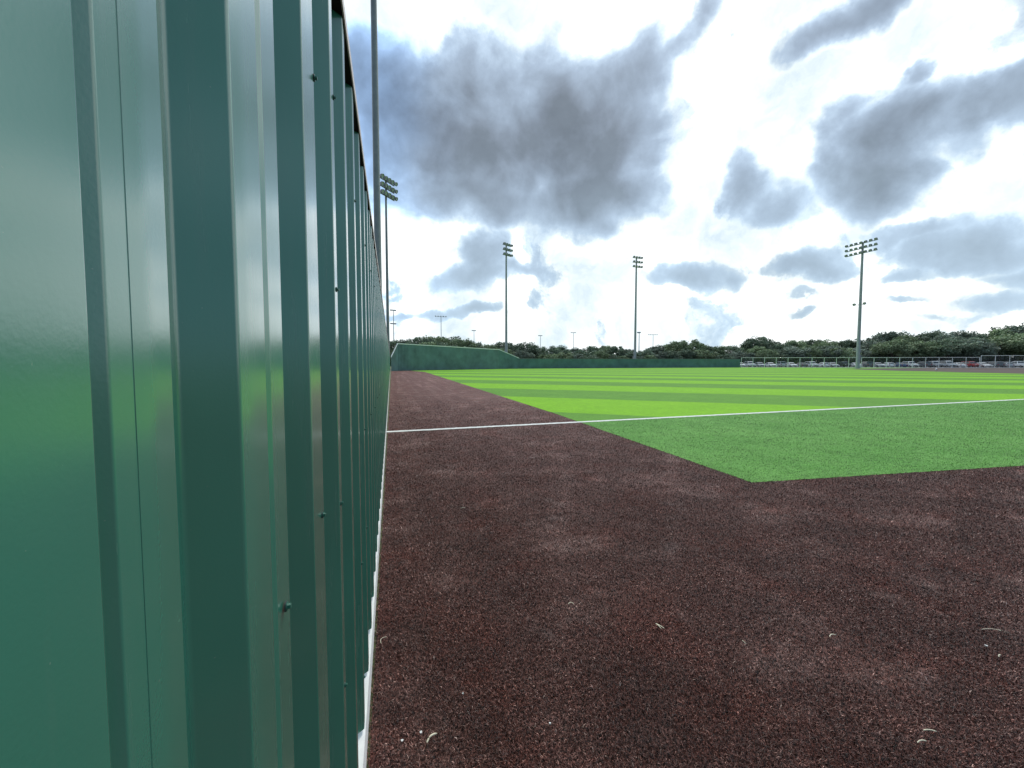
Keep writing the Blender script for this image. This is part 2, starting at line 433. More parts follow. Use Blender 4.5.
for z in (.5, 1.3, 2.1): mb.box((-.139, -9, z), (-REC-.006, 76, z+.05))
mb.build('support_frame', M['galv'], fence)
def make_screw():
    mb = MB()
    mb.tube([(0, 0, 0), (.0018, 0, 0)], .0072, 14)
    w = mb.build('screw', M['washer'])
    h = MB(); h.tube([(.0018, 0, 0), (.0030, 0, 0)], .0062, 14); h.tube([(.0030, 0, 0), (.0075, 0, 0)], .0040, 6)
    hh = h.build('screw_head', M['screw'], w)
    for p in hh.data.polygons: p.use_smooth = False
    return w
sc0 = make_screw(); first = True
spots = [(.5120, 1.325, .0018), (.7883, 1.332, 0), (1.066, 1.262, 0), (1.069, .806, 0), (.809, 2.085, 0), (1.087, 2.215, 0), (1.066, 1.769, 0), (1.69, .82, 0), (2.04, .827, 0)]
special_y = [a for a, b in special[5:]]
for j, yy in enumerate(special_y[:28]):
    for q, z in enumerate((.36, .82, 1.29, 1.77, 2.2)):
        if (j*2+q*3) % 4 == 0: spots.append((yy+random.uniform(.015, .03), z+random.uniform(-.03, .03), 0))
for yy, z, xo in spots[:90]:
    s = sc0 if first else copy_tree(sc0)
    first = False
    s.parent = fence; s.location = (xo, yy, z); s.rotation_euler.x = random.uniform(0, 1); s.scale = (.8, .8, .8)

# ------------------------------------------------------------------ far walls
def wall_run(name, label, pts, tops, m, capw=.12, segs=1, white=True):
    root = empty(name, (pts[0].x, pts[0].y, 0)); tag(root, label, 'wall'); O = Vector((pts[0].x, pts[0].y, 0))
    cap = MB(); body = MB()
    for i in range(len(pts)-1):
        a, b = pts[i]-O, pts[i+1]-O; d = (b-a); L = d.length; d.normalize(); n = Vector((-d.y, d.x, 0))
        if n.dot(pts[i]) > 0: n = -n                         # towards the field
        N = max(1, int(L/.32))
        for k in range(N):
            for (u0, u1, o0, o1) in ((0, .55, 0, 0), (.55, .65, 0, .035), (.65, .9, .035, .035), (.9, 1, .035, 0)):
                s0, s1 = (k+u0)/N, (k+u1)/N
                p0, p1 = a+(b-a)*s0+n*o0, a+(b-a)*s1+n*o1
                h0, h1 = tops[i]+(tops[i+1]-tops[i])*s0, tops[i]+(tops[i+1]-tops[i])*s1
                body.add([(p0.x, p0.y, 0), (p1.x, p1.y, 0), (p1.x, p1.y, h1), (p0.x, p0.y, h0)], [(0, 1, 2, 3)])
        A = Vector((a.x, a.y, tops[i])); B = Vector((b.x, b.y, tops[i+1])); nn = n*.07; dn = Vector((0, 0, -.05)); up = Vector((0, 0, capw))
        vs = [A-nn+dn, A+nn+dn, B+nn+dn, B-nn+dn, A-nn+up, A+nn+up, B+nn+up, B-nn+up]
        cap.add(vs, [(0,3,2,1),(4,5,6,7),(0,1,5,4),(1,2,6,5),(2,3,7,6),(3,0,4,7)])
    body.build('wall_panel', m, root); cap.build('top_cap', M['whitecap'] if white else M['galv'], root)
    p = MB()
    for i in range(len(pts)-1):
        a, b = pts[i]-O, pts[i+1]-O; L = (b-a).length; n = Vector((-(b-a).y, (b-a).x, 0)).normalized()
        if n.dot(pts[i]) > 0: n = -n
        for k in range(int(L/3)):
            q = a+(b-a)*(k*3/L)-n*.2; h = tops[i]+(tops[i+1]-tops[i])*(k*3/L)
            p.box((q.x-.05, q.y-.05, 0), (q.x+.05, q.y+.05, h-.15))
    p.build('support_posts', M['galv'], root)
    return root
r_ = (FA-at(398, 77)).length
wall_run('outfield_wall', 'tall green outfield wall with a thin white top edge, far end of the brown track',
         [FA, at(398, 76.5), FB, FB2], [2.45, 4.9, 4.45, 2.5], M['farwall'])
wall_run('outfield_wall', 'long low dark green outfield wall ending at the chain link fence',
         [FB2+Vector((.02, 0, 0)), at(630, 114), FC], [2.38, 2.42, 2.45], M['farwall'], .05, white=False)

# ------------------------------------------------------------------ chain link fence
clf = empty('chain_link_fence', (FC.x, FC.y, 0)); tag(clf, 'long silver chain link fence with pale posts in front of the parked cars', 'fence')
O = Vector((FC.x, FC.y, 0))
runs = [(FC+n_out*.3, FD, 2.85, 2.85), (FD+n_out*.3, FE, 3.3, 3.3)]
rail = MB(); wires = MB(); npst = 0
for (a, b, h, _) in runs:
    L = (b-a).length; N = int(L/3.0); d = (b-a)/N
    for k in range(N+1):
        p = a+d*k-O
        if True:
            pm = MB(); pm.tube([(0, 0, 0), (0, 0, h+.06)], .07, 8); po = pm.build('post', M['whitecap'], clf); po.location = (p.x, p.y, 0)
    for z in (h, .08):
        q0, q1 = a-O, b-O; rail.tube([(q0.x, q0.y, z), (q1.x, q1.y, z)], .055, 6)
    if h > 3: q0, q1 = a-O, b-O; rail.tube([(q0.x, q0.y, 1.65), (q1.x, q1.y, 1.65)], .03, 6)
    u = (b-a).normalized(); st = .11; nW = int(L/st)
    for k in range(-int(h/st), nW):
        for sgn in (1, -1):
            s0 = k*st; z0, z1 = 0, h; s1 = s0+h
            if s0 < 0: z0 += -s0; s0 = 0
            if s1 > L: z1 -= (s1-L); s1 = L
            if z1 <= z0: continue
            if sgn < 0: z0, z1 = h-z0, h-z1
            A = a-O+u*s0; B = a-O+u*s1; w = .0022
            wires.add([(A.x, A.y, z0-w), (B.x, B.y, z1-w), (B.x, B.y, z1+w), (A.x, A.y, z0+w)], [(0, 1, 2, 3)])
rail.build('rail', M['whitecap'], clf); wires.build('wire_mesh', M['chain'], clf)

# ------------------------------------------------------------------ light poles
def lamp_mb(body, lens, M4):
    n = 10
    ring = lambda y, r, dz=0: [M4@Vector((r*math.cos(2*math.pi*k/n), y, dz+r*math.sin(2*math.pi*k/n))) for k in range(n)]
    a, b, c = ring(-.24, .12), ring(0, .30), ring(.34, .33)
    vs = a+b+c; fs = []
    for i in range(2):
        for k in range(n): fs.append((i*n+k, i*n+(k+1) % n, (i+1)*n+(k+1) % n, (i+1)*n+k))
    fs.append(tuple(range(n))[::-1]); body.add(vs, fs, True)
    lens.add(ring(.26, .31), [tuple(range(n))])
def light_pole(loc, H, rz, rows, cols, sp, rb, rt, label, dr=1.15, mid=None, mat='galv', group='floodlight poles around the field'):
    root = empty('light_pole', loc, rz); tag(root, label, 'light pole', group)
    mb = MB(); nseg = 8
    mb.tube([(0, 0, H*k/nseg) for k in range(nseg+1)], [rb+(rt-rb)*k/nseg for k in range(nseg+1)], 16)
    mb.tube([(0, 0, 0), (0, 0, .5)], rb*1.35, 12); mb.build('pole', M[mat], root)
    W = (cols-1)*sp; fr = MB()
    for r in range(rows):
        z = H-.3-r*dr; fr.box((-W/2-.15, .16, z-.07), (W/2+.15, .30, z+.07))
        k = r
        for c in range(cols):
            body, lens = MB(), MB()
            x = -W/2+c*sp
            T = Matrix.Translation((x, .55, z+.25))@Matrix.Rotation(R(random.uniform(-14, 14)), 4, 'Z')@Matrix.Rotation(R(-28+random.uniform(-5, 5)), 4, 'X')
            lamp_mb(body, lens, T); fr.box((x-.04, .2, z), (x+.04, .28, z+.3))
            b = body.build('floodlight', M['lamp_body'], root); lens.build('lens', M['lamp_glass'], b)
    fr.box((-.09, .10, H-.3-(rows-1)*dr-.5), (.09, .16, H+.1))
    fr.build('crossarms', M[mat], root)
    if mid:
        b2 = MB(); b2.box((-1.2, -.05, mid-.05), (1.2, .05, mid+.05))
        for x in (-1.2, 1.2):
            l1, l2 = MB(), MB(); lamp_mb(l1, l2, Matrix.Translation((x, .15, mid+.2))@Matrix.Rotation(R(-20), 4, 'X'))
            q = l1.build('floodlight', M['lamp_body'], root); l2.build('lens', M['lamp_glass'], q)
        b2.build('lower_arm', M['galv'], root)
    bx = MB(); bx.box((-.25, -rb-.35, 2.2), (.25, -rb+.02, 3.4)); bx.box((-.18, -rb-.3, 4.0), (.18, -rb+.02, 4.7)); bx.build('control_box', M['galv'], root)
    return root
def face(loc, tx=45, ty=40):
    return math.atan2(ty-loc.y, tx-loc.x)-math.pi/2
p = at(379.8, 36); light_pole(p, 38.5, R(-90), 3, 5, .85, .31, .23, 'thick grey light pole rising above the ribbed green fence, its lamps out of view', 1.15)
p = at(388.6, 70); light_pole(p, 31.2, R(232), 3, 5, .85, .27, .15, 'grey floodlight pole with a tilted lamp cluster just over the ribbed green fence', 1.2)
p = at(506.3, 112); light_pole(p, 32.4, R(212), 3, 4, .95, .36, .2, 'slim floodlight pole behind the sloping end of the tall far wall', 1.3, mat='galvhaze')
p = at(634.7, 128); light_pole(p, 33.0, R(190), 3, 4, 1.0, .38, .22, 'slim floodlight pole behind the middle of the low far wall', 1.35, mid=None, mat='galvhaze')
p = at(857.3, 105); light_pole(p, 31.0, R(90), 3, 7, 1.12, .42, .22, 'stout floodlight pole with the widest lamp bank, in front of the parked cars', 1.2, mid=15.8, mat='galvhaze')
def small_pole(px, Z, top, arm, label, two=False):
    root = empty('light_pole', at(px, Z)); root.rotation_euler.z = -PSI-math.atan((px-512)/F)+R(20)
    H = hgt(top, Z); tag(root, label, 'light pole', 'small distant light poles on the horizon')
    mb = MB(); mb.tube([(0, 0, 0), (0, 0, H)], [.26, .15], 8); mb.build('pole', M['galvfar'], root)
    b = MB(); lens = MB(); fr = MB()
    for z in ([H, H-6] if two else [H]):
        fr.box((-arm/2, -.1, z-.1), (arm/2, .1, z+.1))
        for k in range(5): lamp_mb(b, lens, Matrix.Translation((-arm/2+arm*k/4, .2, z+.25))@Matrix.Rotation(R(-20), 4, 'X'))
    fr.build('crossarm', M['galvfar'], root); q = b.build('floodlights', M['lamp_glass'], root); lens.build('lens', M['lamp_glass'], q)
small_pole(394.3, 190, 311, 2.2, 'tiny distant light pole with two lamp levels at the tall wall\'s raised corner', True)
small_pole(441.5, 230, 317, 6, 'distant light pole with a wide T shaped top above the tall far wall')
small_pole(474.2, 290, 331, 2.5, 'thin short distant pole over the trees halfway along the tall far wall')
small_pole(540.3, 300, 336, 2.6, 'faint distant pole just past the sloping end of the tall wall')
small_pole(573.2, 320, 333, 3.6, 'faint distant pole midway between the two slim floodlight poles')
small_pole(638.6, 200, 333, 1.2, 'short pole standing close beside the slim pole behind the low wall')
small_pole(652.5, 300, 335, 6, 'faint distant T shaped pole past the slim pole behind the low wall')

# ------------------------------------------------------------------ cars
def prism(pts, hw):    # side outline (x, z) with half width per point
    n = len(pts); vs = [(x, -w, z) for (x, z), w in zip(pts, hw)]+[(x, w, z) for (x, z), w in zip(pts, hw)]
    fs = [(i, (i+1) % n, n+(i+1) % n, n+i) for i in range(n)]; return vs, fs+[tuple(range(n))[::-1], tuple(n+i for i in range(n))]
paints = {}
def paint(cname):
    c = {'white': (.9, .9, .9), 'silver': (.55, .57, .6), 'grey': (.16, .17, .18), 'black': (.015, .015, .017), 'red': (.42, .03, .03), 'blue': (.04, .08, .20), 'tan': (.38, .33, .26)}[cname]
    if cname not in paints: paints[cname] = simple('car paint '+cname, c, .25, .1 if cname in ('silver', 'grey') else 0, .04)
    return paints[cname]
def car(kind, cname, loc, rz, label):
    root = empty('parked_car', loc, rz); tag(root, label, 'pickup' if kind == 'pickup' else 'car', 'cars parked behind the chain link fence')
    m = paint(cname)
    if kind == 'sedan':
        L, Hh, bel = 4.6, 1.44, .92; low = [(-2.3,.32),(2.25,.30),(2.32,.55),(2.15,.74),(1.1,.90),(-1.45,.95),(-2.2,.92),(-2.32,.6)]
        cab = [(1.05,.90),(.35,1.36),(-.1,1.44),(-.75,1.42),(-1.5,.95)]
    elif kind == 'suv':
        L, Hh, bel = 4.7, 1.75, 1.08; low = [(-2.3,.42),(2.25,.40),(2.34,.7),(2.2,.98),(1.15,1.10),(-2.2,1.12),(-2.34,.7)]
        cab = [(1.1,1.10),(.5,1.66),(.2,1.74),(-1.85,1.72),(-2.22,1.12)]
    elif kind == 'hatch':
        L, Hh, bel = 4.1, 1.5, .95; low = [(-2.0,.32),(2.0,.30),(2.06,.55),(1.9,.78),(1.05,.94),(-1.95,.98),(-2.05,.6)]
        cab = [(1.0,.94),(.35,1.42),(0,1.50),(-1.35,1.46),(-1.92,.98)]
    elif kind == 'van':
        L, Hh, bel = 5.1, 1.95, 1.1; low = [(-2.5,.40),(2.45,.38),(2.55,.7),(2.4,.98),(1.75,1.12),(-2.45,1.15),(-2.52,.7)]
        cab = [(1.7,1.12),(.95,1.82),(.6,1.95),(-2.2,1.93),(-2.46,1.15)]
    else:
        L, Hh, bel = 5.6, 1.85, 1.1; low = [(-2.8,.55),(2.7,.50),(2.8,.8),(2.68,1.08),(1.5,1.16),(.0,1.16),(-.1,1.15),(-2.75,1.18),(-2.82,.8)]
        cab = [(1.4,1.16),(.8,1.76),(.5,1.85),(-.55,1.83),(-.85,1.16)]
    hw = .90 if kind != 'hatch' else .84
    mb = MB(); vs, fs = prism(low, [hw-.06 if z < .45 else (hw if z < bel-.12 else hw-.05) for x, z in low]); mb.add(vs, fs)
    vs, fs = prism(cab, [hw-.07 if z < bel+.12 else hw-.20 for x, z in cab]); mb.add(vs, fs); mb.build('body', m, root)
    # glass, a few mm proud of the cabin
    def q(p, u): return p
    c0, c1, c2, c3, c4 = cab
    wl, wt = hw-.07, hw-.20
    def pt(a, b, t): return (a[0]+(b[0]-a[0])*t, a[1]+(b[1]-a[1])*t)
    ws = MB(); A, B = pt(c0, c1, .08), pt(c0, c1, .92)
    ws.add([(A[0]+.012, -wl*.93, A[1]+.008), (A[0]+.012, wl*.93, A[1]+.008), (B[0]+.012, wt*.92, B[1]+.008), (B[0]+.012, -wt*.92, B[1]+.008)], [(0, 1, 2, 3)]); ws.build('windscreen', M['glass'], root)
    rw = MB(); A, B = pt(c4, c3, .15), pt(c4, c3, .88)
    rw.add([(A[0]-.012, -wl*.9, A[1]+.008), (A[0]-.012, wl*.9, A[1]+.008), (B[0]-.012, wt*.9, B[1]+.008), (B[0]-.012, -wt*.9, B[1]+.008)], [(3, 2, 1, 0)]); rw.build('rear_window', M['glass'], root)
    for s in (-1, 1):
        def side(x0, x1, f0, f1):
            z0 = bel+.05; z1 = Hh-.11; g = lambda z: (wl+(wt-wl)*(z-bel)/(Hh-bel))*s+.006*s
            g0 = g(z0)+.012*s; g1 = g(z1)+.012*s
            w = MB(); w.add([(x0+f0, g0, z0), (x1+f1, g0, z0), (x1, g1, z1), (x0, g1, z1)], [(0, 1, 2, 3) if s < 0 else (3, 2, 1, 0)]); w.build('side_window', M['glass'], root)
        xm = (c1[0]+c3[0])/2
        side(xm+.04, c1[0]-.05, 0, .45 if kind != 'van' else .5); side(c3[0]+.05, xm-.04, -.3 if kind == 'sedan' else -.1, 0)
        hl = MB(); z = low[2][1]+.08; hl.box((low[2][0]-.14, s*(hw-.36)-.17, z-.06), (low[2][0]+.015, s*(hw-.36)+.17, z+.09)); hl.build('headlight', M['headlight'], root)
        tl = MB(); xr = low[0][0]; tl.box((xr-.045, s*(hw-.28)-.14, bel-.28), (xr+.06, s*(hw-.28)+.14, bel-.08)); tl.build('tail_light', M['redlight'], root)
        for wx in (L*.31, -L*.30):
            w = MB(); w.tube([(0, -.11, 0), (0, .11, 0)], .34, 16); wo = w.build('wheel', M['tyre'], root); wo.location = (wx, s*(hw-.10), .34)
            r = MB(); r.tube([(0, -.115, 0), (0, .115, 0)], .21, 10); r.build('rim', M['rim'], wo)
    g = MB(); g.box((low[2][0]-.1, -.42, low[2][1]-.12), (low[2][0]+.02, .42, low[2][1]+.05)); g.build('grille', M['trim'], root)
    return root
carl = [('sedan','white'),('suv','white'),('hatch','silver'),('sedan','white'),('suv','silver'),('sedan','white'),('sedan','grey'),('suv','white'),('hatch','white'),('sedan','silver'),('suv','black'),
        ('sedan','white'),('suv','grey'),('sedan','silver'),('hatch','white'),('sedan','blue'),('suv','white'),('suv','grey'),('pickup','silver'),('van','silver'),('sedan','white'),('suv','red'),('sedan','white'),('suv','grey'),('hatch','silver'),
        ('pickup','white'),('sedan','black'),('sedan','white'),('pickup','grey'),('van','silver'),('suv','white'),('sedan','white')]
ordn = ['first','second','third','fourth','fifth','sixth','seventh','eighth','ninth','tenth','eleventh','twelfth','thirteenth','fourteenth','fifteenth','sixteenth','seventeenth','eighteenth','nineteenth','twentieth',
        'twenty-first','twenty-second','twenty-third','twenty-fourth','twenty-fifth','twenty-sixth','twenty-seventh','twenty-eighth','twenty-ninth','thirtieth','thirty-first','thirty-second']
base_a = math.atan2(-n_perp.y, -n_perp.x)
Ltot = (FE-FC).length
word = {'suv': 'sport utility car', 'hatch': 'hatchback', 'sedan': 'saloon car', 'pickup': 'pickup truck', 'van': 'people carrier'}
s_ = 1.8
for i, (k, c) in enumerate(carl):
    q = FC+n_out*s_+n_perp*(6.2+random.uniform(-.4, .4)); s_ += 2.85
    car(k, c, (q.x, q.y, .01), base_a+(math.pi if random.random() < .35 else 0)+R(random.uniform(-4, 4)),
        f'{c} {word[k]} behind the chain link fence, {ordn[i]} from the green wall')

# ------------------------------------------------------------------ trees
def leaf_mesh(nclump, per, rx, rz, zc, size, seed, flat=.55):
    g = np.random.default_rng(seed)
    th = g.uniform(0, 2*np.pi, nclump); cz = g.uniform(-1, 1, nclump); rr = g.uniform(.35, 1, nclump)**.5
    cx = rr*np.sqrt(1-cz**2*.9)*np.cos(th)*rx; cy = rr*np.sqrt(1-cz**2*.9)*np.sin(th)*rx; czz = zc+cz*rr*rz
    cr = g.uniform(.16, .36, nclump)*rx
    C = np.repeat(np.stack([cx, cy, czz], 1), per, 0); r = np.repeat(cr, per); n = len(C)
    d = g.normal(size=(n, 3)); d /= np.linalg.norm(d, axis=1)[:, None]; d[:, 2] *= .75
    P = C+d*(r*g.uniform(.45, 1.08, n))[:, None]
    a = g.normal(size=(n, 3)); a /= np.linalg.norm(a, axis=1)[:, None]; b = np.cross(a, g.normal(size=(n, 3))); b /= np.linalg.norm(b, axis=1)[:, None]
    s = size*g.uniform(.6, 1.4, n)[:, None]
    V = np.stack([P-a*s, P-b*s*.6, P+a*s, P+b*s*.6], 1).reshape(-1, 3)
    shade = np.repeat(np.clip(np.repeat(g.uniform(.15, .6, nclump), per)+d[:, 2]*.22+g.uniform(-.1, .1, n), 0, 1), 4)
    me = bpy.data.meshes.new('crown'); me.vertices.add(n*4); me.vertices.foreach_set('co', V.astype(np.float32).ravel())
    me.loops.add(n*4); me.loops.foreach_set('vertex_index', np.arange(n*4, dtype=np.int32)); me.polygons.add(n)
    me.polygons.foreach_set('loop_start', np.arange(0, n*4, 4, dtype=np.int32)); me.polygons.foreach_set('loop_total', np.full(n, 4, np.int32))
    me.update(); me.validate(); at_ = me.attributes.new('shade', 'FLOAT', 'POINT'); at_.data.foreach_set('value', shade.astype(np.float32))
    return me
protos = []
for k in range(8):
    rx = random.uniform(.46, .60); rz = random.uniform(.34, .42)   # unit tree, height 1
    me = leaf_mesh(70, 105, rx*.82, rz*.86, 1-rz-.02, .023, 100+k)
    t = MB(); t.tube([(0, 0, 0), (.01, 0, .2), (0, .01, .42), (.02, 0, .7)], [.035, .028, .02, .008], 8)
    for q in range(6):
        a = q*1.05+k; z = .25+.06*q; t.tube([(0, 0, z), (math.cos(a)*.16, math.sin(a)*.16, z+.14), (math.cos(a)*.32, math.sin(a)*.32, z+.24)], [.014, .009, .004], 6)
    tr = t.build('trunk_source', M['bark']); tme = tr.data; bpy.data.objects.remove(tr); tme.name = 'trunk'
    protos.append((me, tme))
cr_cache = {}
def tree(px, Z, top, wide, kindm, label, group):
    H = hgt(top, Z)*1.09; k = random.randrange(8)
    key = (k, kindm)
    if key not in cr_cache:
        m2 = protos[k][0].copy(); m2.materials.clear(); m2.materials.append(M[kindm]); cr_cache[key] = m2
    root = empty('tree', at(px, Z), random.uniform(0, 6.28)); root.scale = (H*wide, H*wide, H)
    tag(root, label, 'tree', group)
    o = bpy.data.objects.new('crown', cr_cache[key]); col.objects.link(o); o.parent = root
    o = bpy.data.objects.new('trunk', protos[k][1]); col.objects.link(o); o.parent = root
sky = [(396,342),(408,341),(422,339.5),(436,337),(450,338),(462,341),(475,343),(488,346),(503,342),(512,346),(525,343.5),(537,349),(550,347),(563,347),(576,349),(590,347),(604,346.5),(618,347),(630,349),(645,350),(657,347),(668,346),(680,343),(692,341),(703,346),(716,347),(730,346),(745,347),(757,339),(768,341),(780,345),(795,341),(810,340),(824,341),(838,342),(852,341),(866,342),(879,336),(890,333),(903,337),(916,338),(930,334),(944,336),(957,333),(970,335),(984,335),(996,331),(1006,328),(1018,329),(1032,326),(1050,328),(1070,330)]
cname = {'leaf_a': 'dark green', 'leaf_b': 'mid green', 'leaf_c': 'greyish green'}
def zone(px):
    if px < 500: return 'above the tall far wall'
    if px < 628: return 'between the two slim light poles'
    if px < 742: return 'between the second slim pole and the chain link fence'
    if px < 857: return 'behind the parked cars before the stout light pole'
    return 'behind the parked cars beyond the stout light pole'
for i, (px, ty) in enumerate(sky):
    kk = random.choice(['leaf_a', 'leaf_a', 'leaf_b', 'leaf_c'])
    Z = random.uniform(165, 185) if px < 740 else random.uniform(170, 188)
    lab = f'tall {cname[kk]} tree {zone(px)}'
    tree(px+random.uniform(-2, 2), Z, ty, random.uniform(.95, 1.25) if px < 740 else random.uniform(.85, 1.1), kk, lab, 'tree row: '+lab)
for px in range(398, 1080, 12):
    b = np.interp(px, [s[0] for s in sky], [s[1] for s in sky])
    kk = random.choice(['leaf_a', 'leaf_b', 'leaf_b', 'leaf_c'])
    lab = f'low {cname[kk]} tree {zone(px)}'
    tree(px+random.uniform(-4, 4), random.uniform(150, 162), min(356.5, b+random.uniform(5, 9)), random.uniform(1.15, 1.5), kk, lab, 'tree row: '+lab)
# undergrowth at the foot of the tree line (reads as one mass)
um = leaf_mesh(10, 10, 1, 1, 1, .2, 5)
bpy.data.meshes.remove(um)
g = np.random.default_rng(3); n = 110000
px = g.uniform(385, 1120, n); Z = g.uniform(163, 172, n); X = (px-512)/F*Z
hx = 4.9+.9*np.sin(px*.11)+.7*np.sin(px*.37+1); zz = g.uniform(0, 1, n)**.8*hx
P = np.stack([X*math.cos(PSI)+Z*math.sin(PSI), Z*math.cos(PSI)-X*math.sin(PSI), zz], 1)
a = g.normal(size=(n, 3)); a /= np.linalg.norm(a, axis=1)[:, None]; b = np.cross(a, g.normal(size=(n, 3))); b /= np.linalg.norm(b, axis=1)[:, None]
s = .34*g.uniform(.6, 1.4, n)[:, None]; V = np.stack([P-a*s, P-b*s*.7, P+a*s, P+b*s*.7], 1).reshape(-1, 3)
me = bpy.data.meshes.new('undergrowth'); me.from_pydata(V.tolist(), [], np.arange(n*4).reshape(-1, 4).tolist())
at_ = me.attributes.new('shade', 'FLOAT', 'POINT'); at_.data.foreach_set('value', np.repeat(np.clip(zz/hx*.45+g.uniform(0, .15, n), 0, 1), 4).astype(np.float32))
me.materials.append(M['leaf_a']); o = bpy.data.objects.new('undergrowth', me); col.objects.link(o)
tag(o, 'dark tangled undergrowth at the foot of the far trees', 'undergrowth', kind='stuff')

# ------------------------------------------------------------------ debris on the track
def stalk(px, py, L, ang, bend, label, name='straw', w=.0026, fork=False):
    p = onground(px, py, .022); root = MB()
    d = Vector((math.cos(ang), math.sin(ang), 0)); n = Vector((-d.y, d.x, 0))
    pts = [d*(L*(u-.5))+n*(bend*L*math.sin(math.pi*u))+Vector((0, 0, .004*math.sin(3*u))) for u in np.linspace(0, 1, 9)]
    root.tube(pts, [w*.7]+[w]*7+[w*.4], 6)
    if fork: e = pts[-1]; q = Matrix.Rotation(R(158), 4, 'Z')@d; root.tube([e, e+q*L*.5+Vector((0, 0, .004)), e+q*L*.95], [w, w, w*.5], 6)
    o = root.build(name, M['straw']); o.location = p
    return tag(o, label, 'straw')
stalk(660, 626, .055, R(112), .05, 'pale forked straw on the brown track, below the corner of the green turf', fork=True, w=.003)
stalk(833, 636, .05, R(0), .18, 'short pale straw lying level on the open track')
stalk(995, 631, .13, R(-30), .10, 'long thin curved straw, the longest on the track', w=.0016)
stalk(930, 731, .05, R(-25), .03, 'slanting pale straw, farther one of a close pair on the track')
stalk(922, 742, .045, R(-8), .08, 'level pale straw, nearer one of a close pair on the track')
stalk(432, 738, .055, R(35), .15, 'thick pale curled straw between two white scraps by the fence', w=.004)
stalk(571, 604, .035, R(-15), .35, 'small curled straw between the fence and the forked straw')
stalk(744, 642, .03, R(85), .1, 'tiny faint straw lying between the forked straw and the level straw', w=.0018)
stalk(1000, 656, .03, R(10), .1, 'short pale straw just below the long curved straw', w=.003)
stalk(463, 508, .05, R(5), .1, 'small pale straw farthest off on the track')
stalk(384, 640, .06, R(60), .3, 'curved thin straw leaning by the white curb of the near fence', w=.0016)
def chip(px, py, r, label):
    p = onground(px, py, .019); mb = MB(); vs = []
    n = 7; top = [(math.cos(k*2*math.pi/n)*r*random.uniform(.7, 1.2), math.sin(k*2*math.pi/n)*r*random.uniform(.6, 1.1), random.uniform(.003, .007)) for k in range(n)]
    mb.add([(x*.8, y*.8, 0) for x, y, z in top]+top, [tuple(n+k for k in range(n))]+[(k, (k+1) % n, n+(k+1) % n, n+k) for k in range(n)])
    o = mb.build('paper_scrap', M['white']); o.location = p; return tag(o, label, 'scrap')
chip(421, 733, .006, 'tiny white scrap beside the curled straw at the foot of the near fence')
chip(402, 741, .006, 'tiny white scrap nearest the white curb at the bottom of the fence')
chip(550, 724, .006, 'tiny white scrap lying alone on the open track')
chip(986, 646, .008, 'small white scrap beside the long curved straw')
chip(463, 694, .004, 'tiny white speck on the track above the curled straw')
# bag on the infield dirt
p = at(936.5, 82, .012); root = empty('equipment_bag', p, .4); tag(root, 'small white and orange bag lying on the dark dirt strip before the parked cars', 'bag')
mb = MB(); mb.tube([(-.45, 0, .17), (-.38, 0, .17), (.38, 0, .17), (.45, 0, .17)], [.08, .17, .17, .08], 12); mb.build('body', M['whitecap'], root)
mb = MB(); mb.tube([(-.2, 0, .17), (.2, 0, .17)], .18, 12); mb.build('band', M['orange'], root)
mb = MB(); mb.tube([(-.2, 0, .34), (-.1, 0, .44), (.1, 0, .44), (.2, 0, .34)], .015, 6); mb.build('handle', M['trim'], root)

# ------------------------------------------------------------------ light and sky
SAZ, SEL = R(34), R(52)
sd = Vector((math.sin(SAZ)*math.cos(SEL), math.cos(SAZ)*math.cos(SEL), math.sin(SEL)))
sl = bpy.data.lights.new('sun', 'SUN'); sl.energy = 1.9; sl.angle = R(12); sl.color = (1, .96, .9)
so = bpy.data.objects.new('sun', sl); col.objects.link(so); so.rotation_euler = (-sd).to_track_quat('-Z', 'Y').to_euler(); so.location = (0, 0, 50)
w = bpy.data.worlds.new('World'); scene.world = w; w.use_nodes = True
t = NT(w.node_tree); bg = t.n['Background']
D_ = t.node('ShaderNodeTexCoord').outputs['Generated']
def vadd(a, b):
    n = t.node('ShaderNodeVectorMath', operation='ADD'); t.l.new(a, n.inputs[0]); t.l.new(b, n.inputs[1]); return n.outputs[0]
def warp(scale, amp, detail):
    n = t.noise(D_, scale, detail, .6, 0, 1)
    s = t.node('ShaderNodeVectorMath', operation='SUBTRACT', i_1=(.5, .5, .5)); t.l.new(n, s.inputs[0])
    m = t.node('ShaderNodeVectorMath', operation='SCALE', i_3=amp); t.l.new(s.outputs[0], m.inputs[0]); return m.outputs[0]
Dw = vadd(vadd(D_, warp(3.2, .17, 2)), warp(11, .075, 5))
sep = t.node('ShaderNodeSeparateXYZ'); t.l.new(Dw, sep.inputs[0])
az = t.math('ARCTAN2', sep.outputs[0], sep.outputs[1])
hor = t.math('SQRT', t.math('ADD', t.math('POWER', sep.outputs[0], 2), t.math('POWER', sep.outputs[1], 2)))
el = t.math('ARCTAN2', sep.outputs[2], hor)
cmb = t.node('ShaderNodeCombineXYZ'); t.l.new(az, cmb.inputs[0]); t.l.new(el, cmb.inputs[1])
def azel(px, py):
    r = raydir(px, py); return math.atan2(r.x, r.y), math.atan2(r.z, math.hypot(r.x, r.y))
